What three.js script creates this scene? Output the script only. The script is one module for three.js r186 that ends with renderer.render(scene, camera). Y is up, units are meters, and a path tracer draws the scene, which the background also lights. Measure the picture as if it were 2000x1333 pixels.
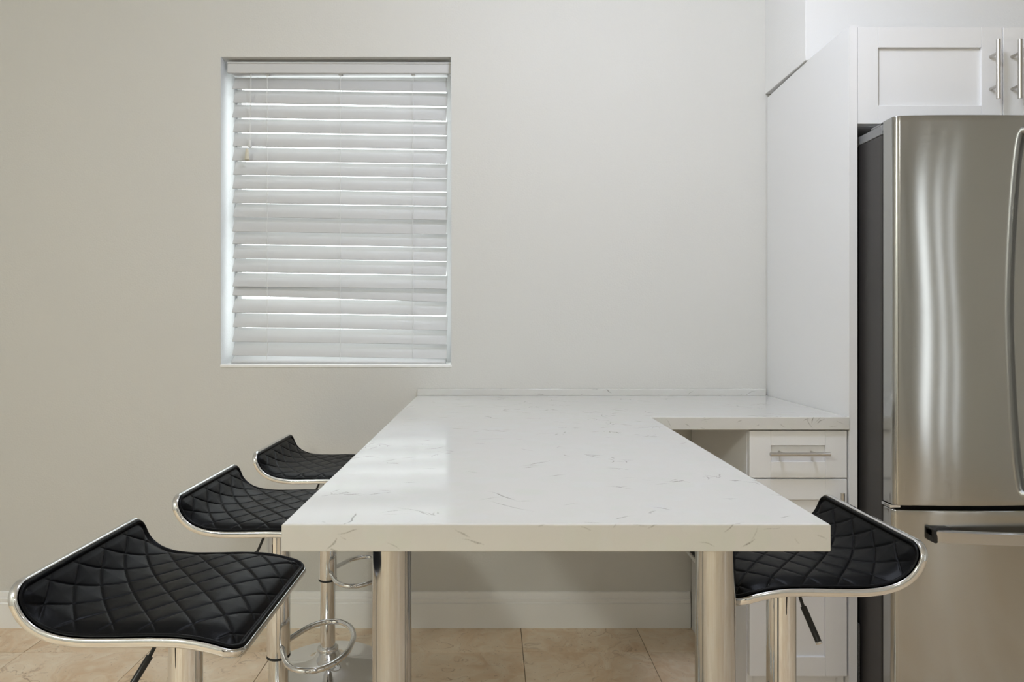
import * as THREE from 'three';
import { RoundedBoxGeometry } from 'three/addons/geometries/RoundedBoxGeometry.js';
import { mergeGeometries } from 'three/addons/utils/BufferGeometryUtils.js';
import { RectAreaLightUniformsLib } from 'three/addons/lights/RectAreaLightUniformsLib.js';
import { createNoise2D, createNoise3D } from 'simplex-noise';

// ------------------------------------------------------------------ camera, sky, lights, exposure
const renderer = new THREE.WebGLRenderer({ antialias: true });
renderer.toneMapping = THREE.LinearToneMapping;
renderer.toneMappingExposure = 1.15;
renderer.shadowMap.enabled = true;
RectAreaLightUniformsLib.init();
const scene = new THREE.Scene();
const EYE = 1.22;
const camera = new THREE.PerspectiveCamera(2 * Math.atan(666.5 / 1333) * 180 / Math.PI, 2000 / 1333, 0.05, 60);
camera.position.set(0, EYE, 0);
camera.lookAt(0, EYE, -1);
camera.setViewOffset(2000, 1333, 36, 35.5, 2000, 1333);       // a slightly shifted lens keeps the verticals upright
scene.background = new THREE.Color(3.1, 3.22, 3.32);              // bright overcast daylight outside

// the room: back wall at z = -2.74, the camera stands at z = 0
const ROOM = { x0: -2.9, x1: 3.6, z0: -2.74, z1: 3.2, h: 2.9 };
const LAMPS = [                                                  // x, z, candela, colour, label
  [0.40, -1.3, 3.2, [0.78, 0.845, 1.0], 'round cool white ceiling lamp above the white worktop'],
  [-1.9, 1.4, 7.4, [0.95, 1.0, 0.92], 'round warm white ceiling lamp near the plain side wall'],
  [1.3, 2.2, 1.0, [0.98, 0.97, 0.90], 'round dim ceiling lamp near the dark wooden door'],
];

// ------------------------------------------------------------------ helpers
let seed = 7;
const rnd = () => { seed = (seed + 0x6d2b79f5) | 0; let t = Math.imul(seed ^ (seed >>> 15), 1 | seed); t = (t + Math.imul(t ^ (t >>> 7), 61 | t)) ^ t; return ((t ^ (t >>> 14)) >>> 0) / 4294967296; };
const n2 = createNoise2D(rnd), n3 = createNoise3D(rnd);
const fbm = (x, y, o = 4) => { let s = 0, a = 0.5; for (let i = 0; i < o; i++) { s += a * n2(x, y); x = x * 2.03 + 7.1; y = y * 2.03 - 3.7; a *= 0.5; } return s; };
const clamp = (x, a = 0, b = 1) => Math.min(b, Math.max(a, x));
const mixc = (a, b, t) => a.map((v, i) => v + (b[i] - v) * t);
const names = new Map();
function numbered(name) { const k = names.get(name) ?? 0; names.set(name, k + 1); return k ? name + '_' + String(k).padStart(3, '0') : name; }
function boxUV(g) {                                              // texture coordinates in metres, seen along the face's main axis
  g = g.index ? g.toNonIndexed() : g;
  const p = g.attributes.position, n = g.attributes.normal, uv = new Float32Array(p.count * 2);
  for (let i = 0; i < p.count; i += 3) {
    let ax = 0, ay = 0, az = 0;
    for (let k = 0; k < 3; k++) { ax += Math.abs(n.getX(i + k)); ay += Math.abs(n.getY(i + k)); az += Math.abs(n.getZ(i + k)); }
    for (let k = 0; k < 3; k++) {
      const x = p.getX(i + k), y = p.getY(i + k), z = p.getZ(i + k), o = (i + k) * 2;
      if (ay >= ax && ay >= az) { uv[o] = x; uv[o + 1] = z; } else if (ax >= az) { uv[o] = z; uv[o + 1] = y; } else { uv[o] = x; uv[o + 1] = y; }
    }
  }
  g.setAttribute('uv', new THREE.BufferAttribute(uv, 2));
  return g;
}
function bx(x0, x1, y0, y1, z0, z1, r = 0.0015, seg = 1) {
  const w = x1 - x0, h = y1 - y0, d = z1 - z0, m = Math.min(w, h, d);
  const g = r > 0 ? new RoundedBoxGeometry(w, h, d, seg, Math.min(r, m * 0.49)) : new THREE.BoxGeometry(w, h, d);
  g.translate((x0 + x1) / 2, (y0 + y1) / 2, (z0 + z1) / 2);
  return boxUV(g);
}
function merged(list) {
  list = list.map((g) => { const c = g.index ? g.toNonIndexed() : g; for (const k of Object.keys(c.attributes)) if (!['position', 'normal', 'uv'].includes(k)) c.deleteAttribute(k); return c; });
  return list.length > 1 ? mergeGeometries(list) : list[0];
}
function obj(name, g, material, parent) {
  const m = new THREE.Mesh(Array.isArray(g) ? merged(g) : g, material);
  m.name = parent ? name : numbered(name);
  m.castShadow = m.receiveShadow = true;
  (parent ?? scene).add(m);
  return m;
}
function thing(name, label, category, [x, y, z] = [0, 0, 0], group) {
  const o = new THREE.Group(); o.name = numbered(name); o.position.set(x, y, z); scene.add(o);
  o.userData = { label, category }; if (group) o.userData.group = group;
  return o;
}
function tag(o, label, category, group) { Object.assign(o.userData, { label, category }); if (group) o.userData.group = group; return o; }
function struct(name, g, m, label, category) { const o = obj(name, g, m); o.userData = { kind: 'structure', label, category }; return o; }
function cyl(r, y0, y1, seg = 48, x = 0, z = 0) { const g = new THREE.CylinderGeometry(r, r, y1 - y0, seg); g.translate(x, (y0 + y1) / 2, z); return g; }
function rod(a, b, r, seg = 20) {
  const A = new THREE.Vector3(...a), B = new THREE.Vector3(...b), g = new THREE.CylinderGeometry(r, r, A.distanceTo(B), seg);
  g.applyQuaternion(new THREE.Quaternion().setFromUnitVectors(new THREE.Vector3(0, 1, 0), B.clone().sub(A).normalize()));
  const c = A.add(B).multiplyScalar(0.5); g.translate(c.x, c.y, c.z); return g;
}
function tube(points, r, closed = false, n = 80, seg = 14, tension = 0.5) {
  return new THREE.TubeGeometry(new THREE.CatmullRomCurve3(points.map((p) => new THREE.Vector3(...p)), closed, 'catmullrom', tension), n, r, seg, closed);
}
function lathe(pts, seg = 64) { return new THREE.LatheGeometry(pts.map(([x, y]) => new THREE.Vector2(x, y)), seg); }
function prismX(profile, x0, x1) {                               // profile in [z, y], extruded along x
  const s = new THREE.Shape(profile.map(([z, y]) => new THREE.Vector2(-z, y)));
  const g = new THREE.ExtrudeGeometry(s, { depth: x1 - x0, bevelEnabled: false }); g.rotateY(Math.PI / 2); g.translate(x0, 0, 0);
  return boxUV(g);
}
function dataTexture(w, h, paint, { srgb = true, repeat } = {}) {
  const d = new Uint8Array(w * h * 4);
  for (let y = 0; y < h; y++) for (let x = 0; x < w; x++) { const c = paint(x, y), o = (y * w + x) * 4; d[o] = clamp(c[0]) * 255; d[o + 1] = clamp(c[1]) * 255; d[o + 2] = clamp(c[2]) * 255; d[o + 3] = 255; }
  const t = new THREE.DataTexture(d, w, h); t.wrapS = t.wrapT = THREE.MirroredRepeatWrapping; t.magFilter = THREE.LinearFilter; t.minFilter = THREE.LinearMipmapLinearFilter; t.generateMipmaps = true;
  if (srgb) t.colorSpace = THREE.SRGBColorSpace; if (repeat) t.repeat.set(...repeat); t.needsUpdate = true; return t;
}
const std = (o) => new THREE.MeshStandardMaterial(o), phys = (o) => new THREE.MeshPhysicalMaterial(o);
const lin = (r, g, b) => new THREE.Color().setRGB(r, g, b);

// ------------------------------------------------------------------ materials
const orangePeel = dataTexture(512, 512, (x, y) => { const v = 0.5 + 0.35 * fbm(x / 9, y / 9, 3) + 0.25 * fbm(x / 60 + 40, y / 60, 2); return [v, v, v]; }, { srgb: false, repeat: [1.6, 1.6] });
const M = {};
M.wall = std({ color: lin(0.64, 0.627, 0.592), roughness: 0.75, bumpMap: orangePeel, bumpScale: 0.0006 });
M.ceiling = std({ color: lin(0.82, 0.81, 0.79), roughness: 0.9 });
M.soffit = std({ color: lin(0.80, 0.795, 0.785), roughness: 0.75, bumpMap: orangePeel, bumpScale: 0.0005 });
M.reveal = std({ color: lin(0.60, 0.605, 0.60), roughness: 0.6, bumpMap: orangePeel, bumpScale: 0.0015 });
M.trim = std({ color: lin(0.88, 0.87, 0.85), roughness: 0.42 });
M.cabinet = std({ color: lin(0.79, 0.785, 0.785), roughness: 0.38 });
M.blind = phys({ color: lin(0.57, 0.567, 0.565), roughness: 0.45 });
M.cord = std({ color: lin(0.72, 0.72, 0.71), roughness: 0.9 });
M.tassel = std({ color: lin(0.62, 0.58, 0.47), roughness: 0.5 });
M.vinyl = std({ color: lin(0.8, 0.8, 0.8), roughness: 0.4 });
M.pane = phys({ color: lin(0.98, 1, 0.99), roughness: 0, transmission: 1, thickness: 0, ior: 1.5 });
M.frosted = phys({ color: lin(0.95, 0.96, 0.95), roughness: 1, transmission: 0.95, thickness: 0, side: THREE.DoubleSide });
M.darkWood = std({ color: lin(0.045, 0.028, 0.018), roughness: 0.45 });
M.grout = std({ color: lin(0.30, 0.22, 0.15), roughness: 0.9 });

// polished travertine
const travertine = dataTexture(1024, 1024, (px, py) => {
  const x = px / 1024 * 1.8, y = py / 1024 * 1.8, wx = fbm(x * 1.6, y * 1.6, 4), wy = fbm(x * 1.6 + 31, y * 1.6 + 11, 4);
  const band = fbm(x * 2.2 + wx * 2.4, y * 3.8 + wy * 2.6, 5), fine = fbm(x * 16 + wx * 9, y * 30 + wy * 6, 4), cloud = fbm(x * 1.3 + 9, y * 1.3, 3);
  let c = mixc([0.935, 0.865, 0.765], [0.86, 0.74, 0.60], clamp(0.5 + 0.95 * band + 0.25 * fine));
  c = mixc(c, [0.965, 0.91, 0.825], clamp(0.2 + 0.8 * cloud));
  const vein = Math.pow(clamp(1 - Math.abs(fbm(x * 2.4 + wx * 1.9 + 5, y * 3.4 + wy * 1.6, 5)) * 14), 2) * clamp(0.3 + 1.6 * fbm(x * 2.1 + 60, y * 2.1, 2));
  c = mixc(c, [0.52, 0.38, 0.26], 0.55 * clamp(vein));
  const pit = fbm(x * 46 + wx * 3, y * 70, 3); if (pit > 0.52) c = mixc(c, [0.56, 0.42, 0.30], clamp((pit - 0.52) * 5));
  return c.map((v) => v + 0.025 * fine);
}, { repeat: [1 / 1.8, 1 / 1.8] });
M.tile = std({ map: travertine, roughness: 0.3 });

// white quartz with fine grey wisps
function quartzTexture() {
  const S = 2048, PX = S / 1.9, c = document.createElement('canvas'); c.width = c.height = S;
  const k = c.getContext('2d');
  k.fillStyle = 'rgb(209,207,203)'; k.fillRect(0, 0, S, S);
  for (let i = 0; i < 2600; i++) { k.fillStyle = rnd() < 0.5 ? 'rgba(226,226,224,0.035)' : 'rgba(184,181,174,0.035)'; k.beginPath(); k.arc(rnd() * S, rnd() * S, 4 + rnd() * 26, 0, 7); k.fill(); }
  k.lineCap = 'round';
  const wisp = (x, y, a, len, w, alpha) => {
    let dir = a; const steps = Math.ceil(len / 5), bend = (rnd() - 0.5) * 0.05;
    for (let i = 0; i < steps; i++) {
      const t = i / steps, nx = x + Math.cos(dir) * 5, ny = y + Math.sin(dir) * 5;
      k.strokeStyle = 'rgba(112,108,100,' + (alpha * Math.sin(Math.PI * (0.08 + 0.9 * t)) * (0.45 + 0.55 * rnd())).toFixed(3) + ')';
      k.lineWidth = w * (0.4 + 0.8 * Math.sin(Math.PI * t)) * (0.7 + 0.6 * rnd());
      k.beginPath(); k.moveTo(x, y); k.lineTo(nx, ny); k.stroke();
      x = nx; y = ny; dir += bend + (rnd() - 0.5) * 0.55;
      if (rnd() < 0.035) wisp(x, y, dir + (rnd() - 0.5) * 2.0, len * 0.35, w * 0.7, alpha * 0.8);
    }
  };
  for (let i = 0; i < 330; i++) {
    const x = rnd() * S, y = rnd() * S, a = (rnd() - 0.5) * 1.5 + (rnd() < 0.5 ? Math.PI : 0);
    wisp(x, y, a, (0.02 + 0.10 * rnd() * rnd()) * PX, 1.5 + 1.4 * rnd(), 0.24 + 0.55 * rnd() * rnd());
    if (rnd() < 0.35) for (let j = 0; j < 4; j++) wisp(x + (rnd() - 0.5) * 46, y + (rnd() - 0.5) * 30, rnd() * 6.3, 8 + rnd() * 26, 2.2, 0.5);
  }
  for (let i = 0; i < 46; i++) wisp((0.06 + 0.9 * rnd()) * S, S * (0.027 + 0.019 * rnd()), (rnd() - 0.5) * 1.4, (0.008 + 0.035 * rnd()) * PX, 1.1 + 0.9 * rnd(), 0.2 + 0.35 * rnd());   // the edges' share
  const t = new THREE.CanvasTexture(c); t.wrapS = t.wrapT = THREE.MirroredRepeatWrapping; t.colorSpace = THREE.SRGBColorSpace; t.repeat.set(1 / 1.9, 1 / 1.9); t.offset.set(0.45 / 1.9, 0.92 / 1.9); return t;
}
M.quartz = phys({ map: quartzTexture(), roughness: 0.1, ior: 1.5 });

// metals
const brushed = dataTexture(512, 512, (x, y) => { const v = 0.5 + 0.5 * fbm(x / 300, y / 1.6, 3); return [v, v, v]; }, { srgb: false, repeat: [2, 4] });
M.steelDoor = phys({ color: lin(0.46, 0.462, 0.455), metalness: 1, roughness: 0.13, anisotropy: 0.9, anisotropyRotation: Math.PI / 2, bumpMap: brushed, bumpScale: 0.00002 });
M.steelEdge = phys({ color: lin(0.54, 0.545, 0.545), metalness: 1, roughness: 0.3 });
M.steelLeg = std({ color: lin(0.56, 0.572, 0.585), metalness: 1, roughness: 0.12 });
M.brightSteel = std({ color: lin(0.80, 0.80, 0.80), metalness: 1, roughness: 0.35 });
M.chrome = std({ color: lin(0.76, 0.77, 0.785), metalness: 1, roughness: 0.06 });
M.satin = std({ color: lin(0.55, 0.53, 0.50), metalness: 1, roughness: 0.3 });
M.fridgeSide = std({ color: lin(0.042, 0.038, 0.036), roughness: 0.42, metalness: 0 });
M.greyPlastic = std({ color: lin(0.22, 0.22, 0.22), roughness: 0.45 });
M.black = std({ color: lin(0.012, 0.012, 0.012), roughness: 0.5 });
M.blackGrip = std({ color: lin(0.01, 0.01, 0.01), roughness: 0.35 });
const grain = dataTexture(512, 512, (x, y) => { const v = 0.5 + 0.6 * n3(x / 3.1, y / 3.1, 1) * 0.5 + 0.3 * fbm(x / 14, y / 14, 2); return [v, v, v]; }, { srgb: false, repeat: [9, 9] });
M.leather = phys({ color: lin(0.004, 0.0042, 0.005), roughness: 0.38, specularIntensity: 0.2, bumpMap: grain, bumpScale: 0.0001 });
M.speckle = std({ color: lin(0.16, 0.16, 0.155), roughness: 0.55, map: dataTexture(128, 512, (x, y) => { const v = 0.62 + 0.55 * n2(x / 5, y / 5); return [v, v, v]; }, { repeat: [8, 8] }) });

// ------------------------------------------------------------------ the room
const WALL = 0.22;
const WIN = { x0: -1.098, x1: -0.168, y0: 1.041, y1: 2.289 };    // opening of the blind's window
const SLITS = [[1.62, 1.76], [1.97, 2.15], [2.46, 2.84]];           // tall narrow windows that the refrigerator mirrors
function wallWithHoles(w, h, holes, t) {                          // in its own x-y plane, thickness t towards -z
  const s = new THREE.Shape([[0, 0], [w, 0], [w, h], [0, h]].map((p) => new THREE.Vector2(...p)));
  for (const [a, b, c, d] of holes) s.holes.push(new THREE.Path([[a, c], [a, d], [b, d], [b, c]].map((p) => new THREE.Vector2(...p))));
  const g = new THREE.ExtrudeGeometry(s, { depth: t, bevelEnabled: false }); g.translate(0, 0, -t); return g;
}
{
  const W = ROOM.x1 - ROOM.x0, D = ROOM.z1 - ROOM.z0, H = ROOM.h;
  let g = wallWithHoles(W, H, [[WIN.x0 - ROOM.x0, WIN.x1 - ROOM.x0, WIN.y0, WIN.y1]], WALL); g.translate(ROOM.x0, 0, ROOM.z0);
  struct('wall_back', boxUV(g), M.wall, 'greige painted wall with the blind covered window', 'wall');
  g = wallWithHoles(D, H, [], WALL); g.rotateY(Math.PI / 2); g.translate(ROOM.x0, 0, ROOM.z1);
  struct('wall_left', boxUV(g), M.wall, 'greige painted side wall opposite the refrigerator', 'wall');
  g = wallWithHoles(D, H, SLITS.map(([a, b]) => [a - ROOM.z0, b - ROOM.z0, 0.12, 2.6]), WALL); g.rotateY(-Math.PI / 2); g.translate(ROOM.x1, 0, ROOM.z0);
  struct('wall_right', boxUV(g), M.wall, 'greige painted side wall with tall narrow frosted windows', 'wall');
  g = wallWithHoles(W, H, [], WALL); g.rotateY(Math.PI); g.translate(ROOM.x1, 0, ROOM.z1);
  struct('wall_front', boxUV(g), M.wall, 'plain greige painted wall facing the window wall', 'wall');
  struct('ceiling', bx(ROOM.x0 - WALL, ROOM.x1 + WALL, H, H + 0.2, ROOM.z0 - WALL, ROOM.z1 + WALL, 0), M.ceiling, 'flat white ceiling with recessed downlights', 'ceiling');
}
// floor: grout bed with single travertine tiles
{
  const floor = struct('floor', bx(ROOM.x0 - WALL, ROOM.x1 + WALL, -0.2, -0.003, ROOM.z0 - WALL, ROOM.z1 + WALL, 0), M.grout, 'beige polished travertine tile floor', 'floor');
  const P = 0.462, GAP = 0.0022, zj = -2.527, xj = 0.109, variants = new Map();
  let count = 0;
  for (let i = -8; i < 9; i++) for (let j = -2; j < 14; j++) {
    const x0 = Math.max(ROOM.x0, xj + i * P + GAP / 2), x1 = Math.min(ROOM.x1, xj + (i + 1) * P - GAP / 2), z0 = Math.max(ROOM.z0, zj + (j - 1) * P + GAP / 2), z1 = Math.min(ROOM.z1, zj + j * P - GAP / 2);
    if (x1 - x0 < 0.02 || z1 - z0 < 0.02) continue;
    const w = x1 - x0, d = z1 - z0, v = (i * 5 + j * 3 + 96) % 8, key = w.toFixed(3) + d.toFixed(3) + v;
    if (!variants.has(key)) {
      const g = boxUV(new RoundedBoxGeometry(w, 0.012, d, 1, 0.0012)), uv = g.attributes.uv;
      for (let q = 0; q < uv.count; q++) { let a = uv.getX(q), b = uv.getY(q); if (v & 1) a = -a; if (v & 2) b = -b; uv.setXY(q, a + 0.35 + (v % 4) * 0.37, b + 0.4 + Math.floor(v / 2) * 0.31); }
      variants.set(key, g);
    }
    const t = obj('tile', variants.get(key), M.tile, floor);
    t.position.set((x0 + x1) / 2, -0.006 + 0.0004 * ((i * 7 + j * 13 + 91) % 3 - 1), (z0 + z1) / 2);
    t.name = count ? 'tile_' + String(count).padStart(3, '0') : 'tile'; count++;
  }
}
// baseboard with a stepped profile
const BASE_PROFILE = (z) => [[z, 0], [z + 0.016, 0], [z + 0.016, 0.098], [z + 0.0115, 0.1], [z + 0.0115, 0.104], [z + 0.013, 0.107], [z + 0.013, 0.116], [z + 0.008, 0.12], [z + 0.008, 0.125], [z + 0.006, 0.14], [z, 0.142]];
struct('baseboard_back', prismX(BASE_PROFILE(ROOM.z0), ROOM.x0, 0.788), M.trim, 'white stepped baseboard along the greige wall', 'baseboard');
// soffit above the cupboards
struct('trim_1', bx(1.09, ROOM.x1, 2.138, ROOM.h, ROOM.z0, -2.385, 0.002), M.soffit, 'white boxed soffit above the wall cabinet', 'soffit');
// window: white lined reveal, sill, frame, pane
{
  const z = ROOM.z0, t = 0.012, zb = z - WALL;
  const rv = struct('trim_2', [
    bx(WIN.x0, WIN.x0 + 0.004, WIN.y0, WIN.y1, zb, z, 0), bx(WIN.x1 - 0.004, WIN.x1, WIN.y0, WIN.y1, zb, z, 0)], M.reveal, 'white lining of the window opening', 'window lining');
  obj('sill', bx(WIN.x0, WIN.x1, WIN.y0, WIN.y0 + 0.012, zb, z + 0.003, 0.003), M.trim, rv);
  const zo = z - 0.2, win = struct('window_1', [
    bx(WIN.x0 + t, WIN.x0 + 0.032, WIN.y0 + t, WIN.y1 - t, zo, zo + 0.05, 0.003), bx(WIN.x1 - 0.032, WIN.x1 - t, WIN.y0 + t, WIN.y1 - t, zo, zo + 0.05, 0.003),
    bx(WIN.x0 + 0.032, WIN.x1 - 0.032, WIN.y0 + t, WIN.y0 + 0.06, zo, zo + 0.05, 0.003), bx(WIN.x0 + 0.032, WIN.x1 - 0.032, WIN.y1 - 0.06, WIN.y1 - t, zo, zo + 0.05, 0.003),
    bx(WIN.x0 + 0.032, WIN.x1 - 0.032, 1.64, 1.69, zo, zo + 0.05, 0.003)], M.vinyl, 'white framed window behind the blind', 'window');
  obj('pane', bx(WIN.x0 + 0.032, WIN.x1 - 0.032, WIN.y0 + 0.06, 1.64, zo + 0.022, zo + 0.026, 0), M.pane, win);
  obj('pane', bx(WIN.x0 + 0.032, WIN.x1 - 0.032, 1.69, WIN.y1 - 0.06, zo + 0.022, zo + 0.026, 0), M.pane, win);
}
// the glazing that the refrigerator mirrors, outside the frame
function glazing(name, label, category, place, w, y0, y1, bars) {  // built in x-y, then turned into its wall
  const root = new THREE.Group(); root.name = name; root.userData = { kind: 'structure', label, category }; scene.add(root);
  const f = 0.014, parts = [bx(0, f, y0, y1, -0.02, 0.01, 0.003), bx(w - f, w, y0, y1, -0.02, 0.01, 0.003), bx(f, w - f, y0, y0 + f, -0.02, 0.01, 0.003), bx(f, w - f, y1 - f, y1, -0.02, 0.01, 0.003)];
  for (const b of bars) parts.push(bx(f, w - f, b - 0.02, b + 0.02, -0.018, 0.008, 0.003));
  obj('frame', parts, M.vinyl, root);
  const ys = [y0 + f, ...bars.flatMap((b) => [b - 0.02, b + 0.02]), y1 - f];
  for (let i = 0; i < ys.length; i += 2) { const g = new THREE.PlaneGeometry(w - 2 * f, ys[i + 1] - ys[i]); g.translate(w / 2, (ys[i] + ys[i + 1]) / 2, 0); obj('pane', g, M.frosted, root); };
  place(root); return root;
}
SLITS.forEach(([a, b], i) => glazing('window_' + (i + 2), ['narrowest tall frosted window in the side wall', 'tall frosted window between two others in the side wall', 'widest tall frosted window in the side wall'][i], 'window', (o) => { o.rotation.y = -Math.PI / 2; o.position.set(ROOM.x1 + 0.012, 0, a); }, b - a, 0.12, 2.6, [1.25]));
{ // dark door behind the camera, mirrored as a dark stripe in the steel legs
  const g = [bx(-0.62, 0.2, 0.006, 2.04, ROOM.z1 - 0.04, ROOM.z1 - 0.001, 0.003)], d = struct('door_1', g, M.darkWood, 'dark brown wooden door in the plain wall', 'door');
  for (const y of [0.2, 1.12]) for (const x of [-0.52, -0.16]) obj('inset_panel', bx(x, x + 0.26, y, y + 0.78, ROOM.z1 - 0.048, ROOM.z1 - 0.04, 0.004), M.darkWood, d);
  const k = new THREE.SphereGeometry(0.028, 24, 16); k.translate(-0.55, 1.0, ROOM.z1 - 0.09); obj('knob', [k, rod([-0.55, 1.0, ROOM.z1 - 0.04], [-0.55, 1.0, ROOM.z1 - 0.09], 0.012)], M.satin, d);
  struct('trim_3', [bx(-0.71, -0.625, 0, 2.13, ROOM.z1 - 0.02, ROOM.z1, 0.003), bx(0.205, 0.29, 0, 2.13, ROOM.z1 - 0.02, ROOM.z1, 0.003), bx(-0.625, 0.205, 2.045, 2.13, ROOM.z1 - 0.02, ROOM.z1, 0.003)], M.trim, 'white casing around the dark door', 'door casing');
}

// ------------------------------------------------------------------ window blind
{
  const zc = ROOM.z0 - 0.062, b = thing('window_blind', 'closed white slatted blind with one crooked slat hanging in the window', 'blind', [-0.628, 0, zc]);
  const HW = 0.437, tilt = -0.0145;
  const val = obj('valance', [bx(-0.458, 0.452, 2.233, 2.276, 0.022, 0.034, 0.004, 2), bx(-0.458, 0.452, 2.27, 2.279, 0.024, 0.037, 0.003)], M.blind, b);
  val.rotation.z = -0.002;
  obj('head_rail', bx(-0.445, 0.44, 2.238, 2.274, -0.03, 0.018, 0.003), M.blind, b);
  // a slat: gently crowned section, 50 mm wide
  const slatShape = () => {
    const pts = [], n = 10, w = 0.068, th = 0.0028;
    for (let i = 0; i <= n; i++) { const t = i / n * 2 - 1; pts.push([t * w / 2, 0.0018 * (1 - t * t)]); }
    for (let i = n; i >= 0; i--) { const t = i / n * 2 - 1; pts.push([t * w / 2, 0.0018 * (1 - t * t) - th]); }
    return prismX(pts, -HW, HW);
  };
  const sg = slatShape();
  const ladder = [-0.294, 0.004, 0.300];
  const ys = [163, 189, 217.5, 245.5, 273.5, 301.5, 329, 356, 384, 411.5, 439, 464.5, 492, 519, 547, 574.5, 597.5, 626.5, 654.5, 681.5];
  const K = 2.80 / 1333;
  ys.forEach((py, i) => {
    const s = obj('slat', sg, M.blind, b), y = EYE - (py + 2 - 631) * K + (i === 15 ? 0.0145 : 0);
    s.position.set(0.002 * Math.sin(i * 2.3), y, 0);
    const open = [0, 19].includes(i) ? 0.98 : i === 15 ? 1.05 : i === 10 ? 1.12 : i < 11 ? 1.125 - 0.007 * i : 1.0 - 0.004 * (i - 11) + 0.012 * Math.sin(i * 1.7);
    s.rotation.order = 'ZYX'; s.rotation.x = open; s.rotation.z = i === 15 ? -0.031 : tilt - 0.002 * Math.sin(i * 3.1);
    s.name = i ? 'slat_' + String(i).padStart(3, '0') : 'slat';
  });
  const br = obj('bottom_rail', bx(-HW - 0.004, HW - 0.004, -0.009, 0.009, -0.026, 0.026, 0.005, 2), M.blind, b);
  br.position.y = 1.0655; br.rotation.z = -0.004; br.rotation.x = 0.5;
  for (const x of ladder) {
    const pts = [], pts2 = [];
    for (let i = 0; i <= 40; i++) { const y = 2.236 - i / 40 * 1.165; pts.push([x + 0.001 * Math.sin(i * 1.7 + x), y, 0.0225 + 0.002 * Math.sin(i * 2.1)]); pts2.push([x, y, -0.02]); }
    obj('ladder_cord', [tube(pts, 0.0011, false, 120, 6), tube(pts2, 0.0008, false, 40, 5)], M.cord, b);
    obj('cord_guide', bx(x - 0.008, x + 0.008, 2.230, 2.236, 0.005, 0.021, 0.002), M.cord, b);
  }
  obj('pull_cord', [tube([[-0.360, 2.235, 0.026], [-0.361, 2.1, 0.028], [-0.359, 2.0, 0.030], [-0.360, 1.955, 0.031]], 0.001, false, 30, 6), tube([[-0.357, 2.235, 0.027], [-0.358, 2.1, 0.029], [-0.362, 2.0, 0.031], [-0.371, 1.925, 0.033]], 0.001, false, 30, 6)], M.cord, b);
  const t1 = lathe([[0.0005, 0.02], [0.004, 0.018], [0.0055, 0.004], [0.0075, -0.014], [0.007, -0.018], [0.0005, -0.019]], 20); t1.scale(1.35, 1.25, 1.35); t1.translate(-0.371, 1.902, 0.036);
  const t2 = lathe([[0.0005, 0.014], [0.003, 0.012], [0.004, 0.002], [0.0058, -0.01], [0.0005, -0.012]], 20); t2.scale(1.3, 1.2, 1.3); t2.translate(-0.360, 1.945, 0.033);
  obj('tassel', t1, M.tassel, b); obj('tassel', t2, M.cord, b);
}

// ------------------------------------------------------------------ worktop: peninsula table running into the counter
const TOP = 0.93, TH = 0.04;
{
  const w = thing('quartz_worktop', 'L-shaped white veined quartz worktop on two round steel legs', 'worktop', [0.09, 0, -1.86]);
  const O = [0.09, -1.86], s = new THREE.Shape([[-0.305, 0.982], [0.485, 0.982], [0.485, 2.1], [1.095, 2.1], [1.095, 2.739], [-0.305, 2.739]].map(([x, Z]) => new THREE.Vector2(x - O[0], Z + O[1])));
  const g = new THREE.ExtrudeGeometry(s, { depth: TH - 0.005, bevelEnabled: true, bevelThickness: 0.0025, bevelSize: 0.0025, bevelOffset: -0.0025, bevelSegments: 3 });
  g.rotateX(-Math.PI / 2); g.translate(0, TOP - TH + 0.0025, 0);
  obj('slab', boxUV(g), M.quartz, w);
  obj('backsplash', bx(-0.305 - O[0], 1.087 - O[0], TOP, TOP + 0.026, -2.739 - O[1], -2.722 - O[1], 0.002), M.quartz, w);
  for (const x of [-0.1905, 0.4155]) {
    const leg = obj('leg', lathe([[0.0365, 0.012], [0.0365, TOP - TH - 0.006]], 72), M.steelLeg, w); leg.position.set(x - O[0], 0, -1.28 - O[1]);
    obj('foot', lathe([[0.0005, 0], [0.036, 0], [0.038, 0.003], [0.038, 0.011], [0.036, 0.013], [0.03, 0.0135]], 48), M.black, leg);
    const c = lathe([[0.03, 0], [0.058, 0], [0.058, 0.006], [0.0005, 0.006]], 48); c.translate(0, TOP - TH - 0.006, 0); obj('top_flange', c, M.satin, leg);
  }
}

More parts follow.
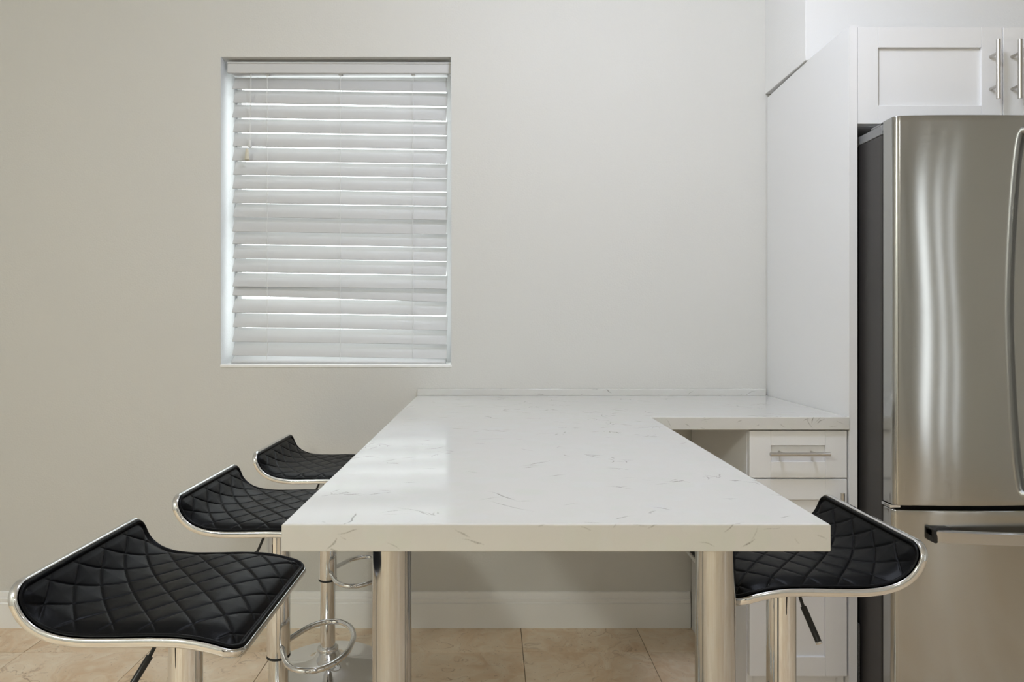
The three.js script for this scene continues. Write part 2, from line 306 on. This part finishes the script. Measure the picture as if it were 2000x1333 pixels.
// ------------------------------------------------------------------ cabinets
function shakerFront(name, x0, x1, y0, y1, zf, stile, railT, railB, parent, mat = M.cabinet) {
  const zb = zf - 0.02, bev = 0.0012, d = obj(name, [bx(x0, x0 + stile, y0, y1, zb, zf, bev), bx(x1 - stile, x1, y0, y1, zb, zf, bev), bx(x0 + stile, x1 - stile, y1 - railT, y1, zb, zf, bev), bx(x0 + stile, x1 - stile, y0, y0 + railB, zb, zf, bev)], mat, parent);
  obj('inset_panel', bx(x0 + stile - 0.004, x1 - stile + 0.004, y0 + railB - 0.004, y1 - railT + 0.004, zb + 0.002, zf - 0.009, 0), mat, d);
  return d;
}
function barHandle(parent, x, y, zf, len, vertical, gap = 0.05) {
  const R = 0.006, off = 0.034, g = vertical
    ? [rod([x, y - len / 2, zf + off], [x, y + len / 2, zf + off], R), rod([x, y - gap, zf - 0.001], [x, y - gap, zf + off], 0.0045), rod([x, y + gap, zf - 0.001], [x, y + gap, zf + off], 0.0045)]
    : [rod([x - len / 2, y, zf + off], [x + len / 2, y, zf + off], R), rod([x - gap, y, zf - 0.001], [x - gap, y, zf + off], 0.0045), rod([x + gap, y, zf - 0.001], [x + gap, y, zf + off], 0.0045)];
  const h = obj('handle', g, M.satin, parent); h.userData.label = 'brushed steel bar handle'; return h;
}
{ // base cabinet under the counter
  const c = thing('base_cabinet', 'narrow white base cabinet with one drawer and one door under the counter', 'cabinet', [0.942, 0, -2.43]), O = [0.942, -2.43];
  const X0 = 0.79 - O[0], X1 = 1.094 - O[0], ZB = -2.72 - O[1], ZF = -2.132 - O[1];
  obj('side_panel', bx(X0, X0 + 0.018, 0, TOP - TH - 0.001, ZB, ZF, 0.001), M.cabinet, c);
  obj('side_panel', bx(X1 - 0.018, X1, 0, TOP - TH - 0.001, ZB, ZF, 0.001), M.cabinet, c);
  obj('bottom_panel', bx(X0 + 0.018, X1 - 0.018, 0.11, 0.128, ZB, ZF, 0.001), M.cabinet, c);
  obj('back_panel', bx(X0 + 0.018, X1 - 0.018, 0.128, TOP - TH - 0.001, ZB, ZB + 0.01, 0.001), M.cabinet, c);
  obj('toe_kick', bx(X0 + 0.018, X1 - 0.018, 0, 0.11, ZF - 0.03, ZF - 0.012, 0.001), M.cabinet, c);
  obj('rail', bx(X0 + 0.018, X1 - 0.018, 0.728, 0.75, ZF - 0.05, ZF, 0.001), M.cabinet, c);
  const zf = -2.11 - O[1], dr = shakerFront('drawer', X0 + 0.0015, X1 - 0.0015, 0.7405, 0.8865, zf, 0.066, 0.046, 0.05, c);
  barHandle(dr, 0.933 - O[0], 0.8195, zf, 0.182, false);
  const dd = shakerFront('door', X0 + 0.0015, X1 - 0.0015, 0.126, 0.7365, zf, 0.066, 0.064, 0.06, c);
  barHandle(dd, 1.062 - O[0], 0.61, zf, 0.182, true);
}
{ // tall end panel beside the refrigerator
  const p = obj('tall_end_panel', prismX([[-0.315, 0], [0.315, 0], [0.315, 2.1378], [0.03, 2.1368], [-0.315, 2.1225]], -0.0125, 0.0125), M.cabinet);
  p.position.set(1.1095, 0, -2.42); tag(p, 'tall white end panel between the counter and the refrigerator', 'panel');
}
{ // wall cabinet over the refrigerator
  const O = [1.585, -2.43], c = thing('wall_cabinet', 'white two door shaker cabinet above the refrigerator', 'cabinet', [O[0], 1.834, O[1]]);
  const x0 = 1.1235 - O[0], x1 = 2.046 - O[0], h = 0.302, zb = -2.735 - O[1], zf = -2.13 - O[1];
  obj('carcass', [bx(x0, x0 + 0.018, 0, h, zb, zf), bx(x1 - 0.018, x1, 0, h, zb, zf), bx(x0 + 0.018, x1 - 0.018, 0, 0.018, zb, zf), bx(x0 + 0.018, x1 - 0.018, h - 0.018, h, zb, zf), bx(x0 + 0.018, x1 - 0.018, 0.018, h - 0.018, zb, zb + 0.01)], M.cabinet, c);
  const xm = 1.5725 - O[0], z = -2.108 - O[1];
  const a = shakerFront('door', x0 + 0.001, xm - 0.0015, 0.001, h - 0.002, z, 0.064, 0.063, 0.057, c);
  barHandle(a, 1.534 - O[0], 0.158, z, 0.18, true);
  const b = shakerFront('door', xm + 0.0015, x1 - 0.001, 0.001, h - 0.002, z, 0.064, 0.063, 0.057, c);
  barHandle(b, 1.6 - O[0], 0.158, z, 0.18, true);
}

// ------------------------------------------------------------------ refrigerator
{
  const O = [1.585, -2.33], f = thing('refrigerator', 'stainless steel french door refrigerator with a bottom freezer drawer', 'refrigerator', [O[0], 0, O[1]]);
  const X0 = 1.138 - O[0], X1 = 2.032 - O[0], ZB = -2.66 - O[1], ZF = -2.002 - O[1];
  obj('body', bx(X0, X1, 0.03, 1.772, ZB, ZF, 0.004), M.fridgeSide, f).userData.label = 'dark grey cabinet body';
  obj('top_cover', bx(X0, X1, 1.7725, 1.80, ZB, ZF, 0.003), M.greyPlastic, f);
  obj('gasket', bx(X0 + 0.012, X1 - 0.012, 0.06, 1.79, ZF + 0.0005, ZF + 0.009, 0.002), M.black, f);
  for (const x of [X0 + 0.05, X1 - 0.05]) { obj('foot', cyl(0.02, 0, 0.03, 20, x, ZF - 0.05), M.black, f); obj('foot', cyl(0.02, 0, 0.03, 20, x, ZB + 0.05), M.black, f); }
  // a door: bowed front with rounded vertical edges; plan outline swept upward
  function doorGeometry(w, h, bow) {
    const z0 = 0, depth = 0.062, r = 0.02, pts = [], nrm = [];
    pts.push([0, z0]); pts.push([0, z0 + 0.006]); pts.push([0, depth - r - bow]);
    for (let i = 1; i <= 10; i++) { const a = i / 10 * Math.PI / 2; pts.push([r - r * Math.cos(a), depth - r - bow + r * Math.sin(a)]); }
    const N = 60;
    for (let i = 1; i < N; i++) { const t = i / N, x = r + (w - 2 * r) * t; pts.push([x, depth - bow + bow * (1 - Math.pow(Math.abs(2 * t - 1), 2.2))]); }
    for (let i = 0; i <= 10; i++) { const a = i / 10 * Math.PI / 2; pts.push([w - r + r * Math.sin(a), depth - r - bow + r * Math.cos(a)]); }
    pts.push([w, z0 + 0.006]); pts.push([w, z0]);
    // sheet metal is never quite flat: shallow waves along the height
    const V = Math.max(8, Math.round(h / 0.02)), pos = [], uv = [], idx = []; let len = 0; const L = pts.map((p, i) => i ? (len += Math.hypot(p[0] - pts[i - 1][0], p[1] - pts[i - 1][1])) : 0);
    const edge = [[0, 0.004], [0.0015, 0.001], [0.004, 0]];
    const rows = [...edge.map(([y, i]) => [y, i]), ...Array.from({ length: V - 1 }, (_, k) => [h * (k + 1) / V, 0]), ...[...edge].reverse().map(([y, i]) => [h - y, i])];
    rows.forEach(([y, inset]) => pts.forEach(([x, z], i) => {
      const wob = z > depth - bow - 0.004 && x > r && x < w - r ? 0.00055 * Math.sin(y * 4.4 + x * 3) * Math.sin((x - r) / (w - 2 * r) * Math.PI) + 0.0002 * Math.sin(y * 9.1 + x * 14) : 0;
      const cx = w / 2, k = inset; pos.push(x + Math.sign(cx - x) * Math.min(k, Math.abs(cx - x)), y, z - (z > depth / 2 ? k : 0) + wob); uv.push(L[i], y);
    }));
    const C = pts.length;
    for (let j = 0; j < rows.length - 1; j++) for (let i = 0; i < C - 1; i++) { const a = j * C + i, b = a + 1, c = a + C, d = c + 1; idx.push(a, b, c, b, d, c); }
    const g = new THREE.BufferGeometry(); g.setAttribute('position', new THREE.Float32BufferAttribute(pos, 3)); g.setAttribute('uv', new THREE.Float32BufferAttribute(uv, 2)); g.setIndex(idx); g.computeVertexNormals();
    const cap = (y, up) => { const s = new THREE.ShapeGeometry(new THREE.Shape(pts.map(([x, z]) => new THREE.Vector2(x + Math.sign(w / 2 - x) * Math.min(0.004, Math.abs(w / 2 - x)), -(z - (z > depth / 2 ? 0.004 : 0)))))); s.rotateX(-Math.PI / 2); if (!up) { const ix = s.index.array; for (let q = 0; q < ix.length; q += 3) { const t = ix[q]; ix[q] = ix[q + 1]; ix[q + 1] = t; } s.computeVertexNormals(); } s.translate(0, y, 0); return s; };
    return merged([g, cap(h, true), cap(0, false)]);
  }
  const W = (X1 - X0 - 0.005) / 2, ZD = ZF + 0.009;
  const dg = doorGeometry(W, 1.11, 0.006);
  const d1 = obj('door', dg, M.steelDoor, f); d1.position.set(X0, 0.70, ZD);
  const d2 = obj('door', dg, M.steelDoor, f); d2.position.set(X0 + W + 0.005, 0.70, ZD);
  const vbar = (x) => [tube([[x, 0.03, 0.056], [x, 0.05, 0.085], [x, 0.25, 0.112], [x, 0.55, 0.125], [x, 0.85, 0.112], [x, 1.05, 0.085], [x, 1.07, 0.056]], 0.012, false, 70, 12, 0.5)];
  obj('handle', vbar(W - 0.067), M.brightSteel, d1); obj('handle', vbar(0.067), M.brightSteel, d2);
  const fz = obj('freezer_drawer', doorGeometry(X1 - X0, 0.615, 0.013), M.steelDoor, f); fz.position.set(X0, 0.072, ZD);
  // wide arched handle, flat section, on two dark feet
  const hp = [], HX0 = 0.104, HX1 = X1 - X0 - 0.104, hy = 0.5475;
  const sec = [[-0.0165, -0.006], [-0.0175, 0], [-0.0165, 0.006], [0.0145, 0.011], [0.0175, 0.006], [0.0175, -0.004], [0.0155, -0.007]];
  const NP = 48, pos = [], idx = [];
  for (let i = 0; i <= NP; i++) { const t = i / NP, x = HX0 + (HX1 - HX0) * t, z = 0.07 + 0.036 * Math.pow(Math.sin(Math.PI * t), 0.8); hp.push([x, z]); for (const [a, b] of sec) pos.push(x, hy + a, z + b); }
  const C = sec.length;
  for (let i = 0; i < NP; i++) for (let k = 0; k < C; k++) { const a = i * C + k, b = i * C + (k + 1) % C, c = a + C, d = b + C; idx.push(a, c, b, b, c, d); }
  for (let k = 1; k < C - 1; k++) { idx.push(0, k, k + 1); const o = NP * C; idx.push(o, o + k + 1, o + k); }
  const hg = new THREE.BufferGeometry(); hg.setAttribute('position', new THREE.Float32BufferAttribute(pos, 3)); hg.setIndex(idx);
  const flat = hg.toNonIndexed(); flat.computeVertexNormals(); boxUV(flat);
  obj('handle', boxUV(flat), M.steelEdge, fz).userData.label = 'arched brushed steel bar handle';
  for (const [a, b] of [[HX0 - 0.006, HX0 + 0.05], [HX1 - 0.05, HX1 + 0.006]]) obj('handle_foot', [bx(a, b, hy - 0.006, hy + 0.021, 0.045, 0.074, 0.006, 3), a < 0.3 ? bx(a, a + 0.011, hy - 0.019, hy + 0.021, 0.045, 0.08, 0.004, 2) : bx(b - 0.011, b, hy - 0.019, hy + 0.021, 0.045, 0.08, 0.004, 2)], M.black, fz);
  for (const s of [0, 1]) { const a = s ? X1 - 0.06 : X0 + 0.002; obj('hinge_cover', [bx(a, a + 0.058, 1.8, 1.807, ZF - 0.06, ZF + 0.008, 0.002), bx(a, a + 0.03, 1.782, 1.809, ZF - 0.012, ZF + 0.008, 0.002)], M.greyPlastic, f); }
  obj('hinge', [bx(X0 - 0.001, X0 + 0.03, 0.6885, 0.6985, ZF, ZF + 0.045, 0.002)], M.chrome, f);
  obj('kick_grille', bx(X0 + 0.02, X1 - 0.02, 0.005, 0.066, ZF - 0.02, ZF + 0.02, 0.004), M.greyPlastic, f);
}
{ // grey strip standing in the gap
  const s = obj('speckled_strip', bx(-0.0035, 0.0035, 0, 0.29, -0.03, 0.03, 0.003, 2), M.speckle);
  s.position.set(1.1285, 0, -2.135); tag(s, 'short grey speckled strip standing between end panel and refrigerator', 'strip');
}

// ------------------------------------------------------------------ bar stools
const SEAT_Y = 0.711, SEAT_W = 0.40;
const prof = new THREE.CatmullRomCurve3([[-0.187, 0.086], [-0.182, 0.062], [-0.170, 0.038], [-0.148, 0.0185], [-0.118, 0.0065], [-0.080, 0.001], [-0.024, 0.0005], [0.037, 0.0015], [0.082, 0], [0.115, -0.005], [0.145, -0.0125], [0.176, -0.023]].map(([x, y]) => new THREE.Vector3(x, y, 0)), false, 'centripetal');
prof.arcLengthDivisions = 400;
const SLEN = prof.getLength();
function seatPoint(s, z, h) {                                    // s along the seat from back to front, z across, h above the shell
  const u = clamp(s / SLEN), p = prof.getPointAt(u), t = prof.getTangentAt(u);
  const over = s < 0 ? s : s > SLEN ? s - SLEN : 0;
  return [p.x + t.x * over - t.y * h, p.y + t.y * over + t.x * h, z];
}
const CR = 0.03;
function halfWidth(s, grow = 0) { const e = Math.min(s, SLEN - s), r = CR; const hw = SEAT_W / 2; return (e >= r ? hw : hw - r + Math.sqrt(Math.max(0, r * r - (r - e) * (r - e)))) + grow; }
function edgeDistance(s, z) { const px = Math.abs(s - SLEN / 2) - (SLEN / 2 - CR), pz = Math.abs(z) - (SEAT_W / 2 - CR); return CR - Math.hypot(Math.max(px, 0), Math.max(pz, 0)) - Math.min(Math.max(px, pz), 0); }
function cushionGeometry() {
  const NS = 230, NZ = 216, pos = [], uv = [], idx = [], ps = 0.066, pz = 0.082, metric = 1 / Math.hypot(1 / ps, 1 / pz);
  for (let i = 0; i <= NS; i++) {
    const q = i / NS, s = SLEN * (q - 0.05 * Math.sin(2 * Math.PI * q) / Math.PI);      // finer towards both ends
    const hw = halfWidth(s) - 0.001;
    for (let j = 0; j <= NZ; j++) {
      const v = j / NZ * 2 - 1, z = hw * Math.sin(v * Math.PI / 2 * 0.35) / Math.sin(Math.PI / 2 * 0.35), d = Math.max(0, edgeDistance(s, z));
      const wave = (x) => Math.abs(x - Math.round(x)) * metric;
      const a = wave((s + 0.012) / ps + z / pz), b = wave((s + 0.012) / ps - z / pz), m = Math.min(a, b);
      const inner = clamp((d - 0.011) / 0.045), fade = 1 - Math.pow(1 - inner, 2.2);
      const welt = 0.0045 * Math.sqrt(clamp(1 - Math.pow((d - 0.0045) / 0.0052, 2)));
      const pillow = 0.0024 * (1 - Math.exp(-m / 0.009)) - 0.0017 * Math.exp(-Math.pow(m / 0.0016, 2));
      const h = 0.0005 + Math.min(1, d / 0.002) * 0.003 + welt + fade * 0.010 + pillow * Math.min(1, inner * 4) ;
      pos.push(...seatPoint(s, z, h)); uv.push(s, z);
    }
  }
  const C = NZ + 1;
  for (let i = 0; i < NS; i++) for (let j = 0; j < NZ; j++) { const a = i * C + j, b = a + 1, c = a + C, d = c + 1; idx.push(a, b, c, b, d, c); }
  const g = new THREE.BufferGeometry(); g.setAttribute('position', new THREE.Float32BufferAttribute(pos, 3)); g.setAttribute('uv', new THREE.Float32BufferAttribute(uv, 2)); g.setIndex(idx); g.computeVertexNormals();
  return g;
}
function outline(grow, n = 34) {                                 // rounded outline of the seat in (s, z) with its outward direction
  const pts = [], S = SLEN / 2 - CR, Z = SEAT_W / 2 - CR;
  const line = (a, b, nx, nz, k) => { for (let i = 0; i < k; i++) pts.push([a[0] + (b[0] - a[0]) * i / k, a[1] + (b[1] - a[1]) * i / k, nx, nz]); };
  const arc = (cs, cz, a0) => { for (let i = 0; i < 10; i++) { const a = a0 + i / 10 * Math.PI / 2; pts.push([cs + CR * Math.cos(a), cz + CR * Math.sin(a), Math.cos(a), Math.sin(a)]); } };
  line([S + CR, -Z], [S + CR, Z], 1, 0, 8); arc(S, Z, 0);
  line([S, Z + CR], [-S, Z + CR], 0, 1, n); arc(-S, Z, Math.PI / 2);
  line([-S - CR, Z], [-S - CR, -Z], -1, 0, 8); arc(-S, -Z, Math.PI);
  line([-S, -Z - CR], [S, -Z - CR], 0, -1, n); arc(S, -Z, Math.PI * 1.5);
  return pts.map(([s, z, ns, nz]) => [s + SLEN / 2 + ns * grow, z + nz * grow, ns, nz]);
}
function rimGeometry() {                                         // chrome edging with a half-round section
  const o = outline(0), sec = [], pos = [], idx = [];
  for (let k = 0; k < 14; k++) { const a = k / 14 * 2 * Math.PI; sec.push([0.0045 * Math.cos(a), -0.0042 + 0.0076 * Math.sign(Math.sin(a)) * Math.pow(Math.abs(Math.sin(a)), 0.75)]); }
  for (const [s, z, ns, nz] of o) for (const [e, h] of sec) pos.push(...seatPoint(s + ns * e, z + nz * e, h));
  const N = o.length, C = sec.length;
  for (let i = 0; i < N; i++) for (let k = 0; k < C; k++) { const a = i * C + k, b = i * C + (k + 1) % C, c = ((i + 1) % N) * C + k, d = ((i + 1) % N) * C + (k + 1) % C; idx.push(a, c, b, b, c, d); }
  const g = new THREE.BufferGeometry(); g.setAttribute('position', new THREE.Float32BufferAttribute(pos, 3)); g.setIndex(idx); g.computeVertexNormals(); return g;
}
function shellGeometry() {                                       // the seat's underside
  const NS = 60, pos = [], idx = [];
  for (const h of [-0.008, -0.001]) for (let i = 0; i <= NS; i++) { const s = SLEN * i / NS, hw = halfWidth(s) - 0.001; for (let j = 0; j <= 8; j++) pos.push(...seatPoint(s, hw * (j / 4 - 1), h)); }
  const C = 9, L = (NS + 1) * C;
  for (let i = 0; i < NS; i++) for (let j = 0; j < 8; j++) { const a = i * C + j, b = a + 1, c = a + C, d = c + 1; idx.push(a, c, b, b, c, d, L + a, L + b, L + c, L + b, L + d, L + c); }
  const g = new THREE.BufferGeometry(); g.setAttribute('position', new THREE.Float32BufferAttribute(pos, 3)); g.setIndex(idx); g.computeVertexNormals(); return g;
}
const SG = { cushion: cushionGeometry(), rim: rimGeometry(), shell: shellGeometry() };
function makeStool(label, x, z, turn, lever) {
  const t = thing('bar_stool', label, 'bar stool', [x, 0, z], 'quilted bar stools around the worktop');
  t.rotation.y = turn;
  const up = (m) => { m.position.y = SEAT_Y; return m; };
  up(obj('seat_shell', SG.shell, M.chrome, t));
  up(obj('seat_cushion', SG.cushion, M.leather, t)).userData.label = 'black diamond quilted leatherette cushion';
  up(obj('seat_rim', SG.rim, M.chrome, t)).userData.label = 'polished chrome seat edging';
  obj('swivel_plate', [bx(-0.085, 0.085, SEAT_Y - 0.02, SEAT_Y - 0.0085, -0.075, 0.075, 0.003), bx(-0.06, 0.06, SEAT_Y - 0.036, SEAT_Y - 0.02, -0.05, 0.05, 0.004)], M.black, t);
  obj('upper_column', lathe([[0.024, 0.322], [0.0295, 0.322], [0.0305, 0.3235], [0.0305, SEAT_Y - 0.037], [0.0005, SEAT_Y - 0.037]], 64), M.chrome, t);
  obj('column_ring', lathe([[0.024, 0.3165], [0.0312, 0.3165], [0.0312, 0.3218], [0.024, 0.3218]], 48), M.black, t);
  obj('lower_column', lathe([[0.0258, 0.075], [0.0258, 0.33]], 64), M.chrome, t);
  obj('base_collar', lathe([[0.026, 0.086], [0.0335, 0.085], [0.0365, 0.08], [0.0365, 0.072], [0.033, 0.067], [0.026, 0.067]], 64), M.chrome, t);
  obj('base', lathe([[0.0005, 0], [0.198, 0], [0.2, 0.002], [0.2, 0.007], [0.196, 0.0105], [0.17, 0.0145], [0.13, 0.0205], [0.09, 0.0295], [0.062, 0.041], [0.045, 0.054], [0.0355, 0.068], [0.03, 0.0685]], 96), M.chrome, t);
  const fr = [[0.018, -0.026], [0.03, -0.055], [0.055, -0.105], [0.09, -0.137], [0.135, -0.138], [0.172, -0.105], [0.193, -0.05], [0.197, 0], [0.193, 0.05], [0.172, 0.105], [0.135, 0.138], [0.09, 0.137], [0.055, 0.105], [0.03, 0.055], [0.018, 0.026]].map(([a, b]) => [a, 0.348, b]);
  obj('foot_rest', tube(fr, 0.0078, false, 120, 14), M.chrome, t);
  const [A, B] = lever, mid = A.map((v, i) => v + (B[i] - v) * 0.5);
  const lv = obj('lever', tube([A, [A[0] + (B[0] - A[0]) * 0.2, A[1] + (B[1] - A[1]) * 0.12, A[2] + (B[2] - A[2]) * 0.25], mid, A.map((v, i) => v + (B[i] - v) * 0.97)], 0.0034, false, 24, 10), M.blackGrip, t);
  obj('grip', rod(mid, B, 0.0062, 16), M.blackGrip, lv);
  const D = B.map((v, i) => v + (B[i] - A[i]) * 0.022); obj('cap', rod(B, D, 0.0063, 16), M.chrome, lv);
  return t;
}
const leftLever = [[-0.006, 0.682, 0.022], [-0.068, 0.555, 0.10]];
makeStool('black quilted bar stool facing the long open edge of the worktop, farthest from the wall', -0.583, -1.292, 0, leftLever);
makeStool('black quilted bar stool standing between two other stools in the row', -0.583, -1.85, 0, leftLever);
makeStool('black quilted bar stool in the corner by the window wall, last in the row', -0.583, -2.4, 0, leftLever);
makeStool('single black quilted bar stool with its back to the refrigerator', 0.63, -1.495, Math.PI, [[-0.004, 0.682, -0.03], [-0.026, 0.575, -0.118]]);

// ------------------------------------------------------------------ ceiling lamps, above the frame
for (const [x, z, cd, tint, label] of LAMPS) {
  const color = lin(...tint), glow = std({ color: lin(0.9, 0.9, 0.9), emissive: color, emissiveIntensity: 2.5 });
  const t = thing('ceiling_lamp', label, 'lamp', [x, ROOM.h, z], 'round flush ceiling lamps');
  obj('mounting_ring', lathe([[0.0005, 0], [0.15, 0], [0.15, -0.022], [0.14, -0.024]], 56), M.satin, t);
  obj('light_shade', lathe([[0.0005, -0.062], [0.05, -0.059], [0.09, -0.05], [0.122, -0.036], [0.138, -0.0235], [0.0005, -0.0235]], 48), glow, t);
  const l = new THREE.PointLight(color, cd, 0, 2);
  l.position.set(0, -0.15, 0); l.castShadow = true; l.shadow.radius = 7; l.shadow.mapSize.set(1024, 1024);
  t.add(l);
}

renderer.render(scene, camera);
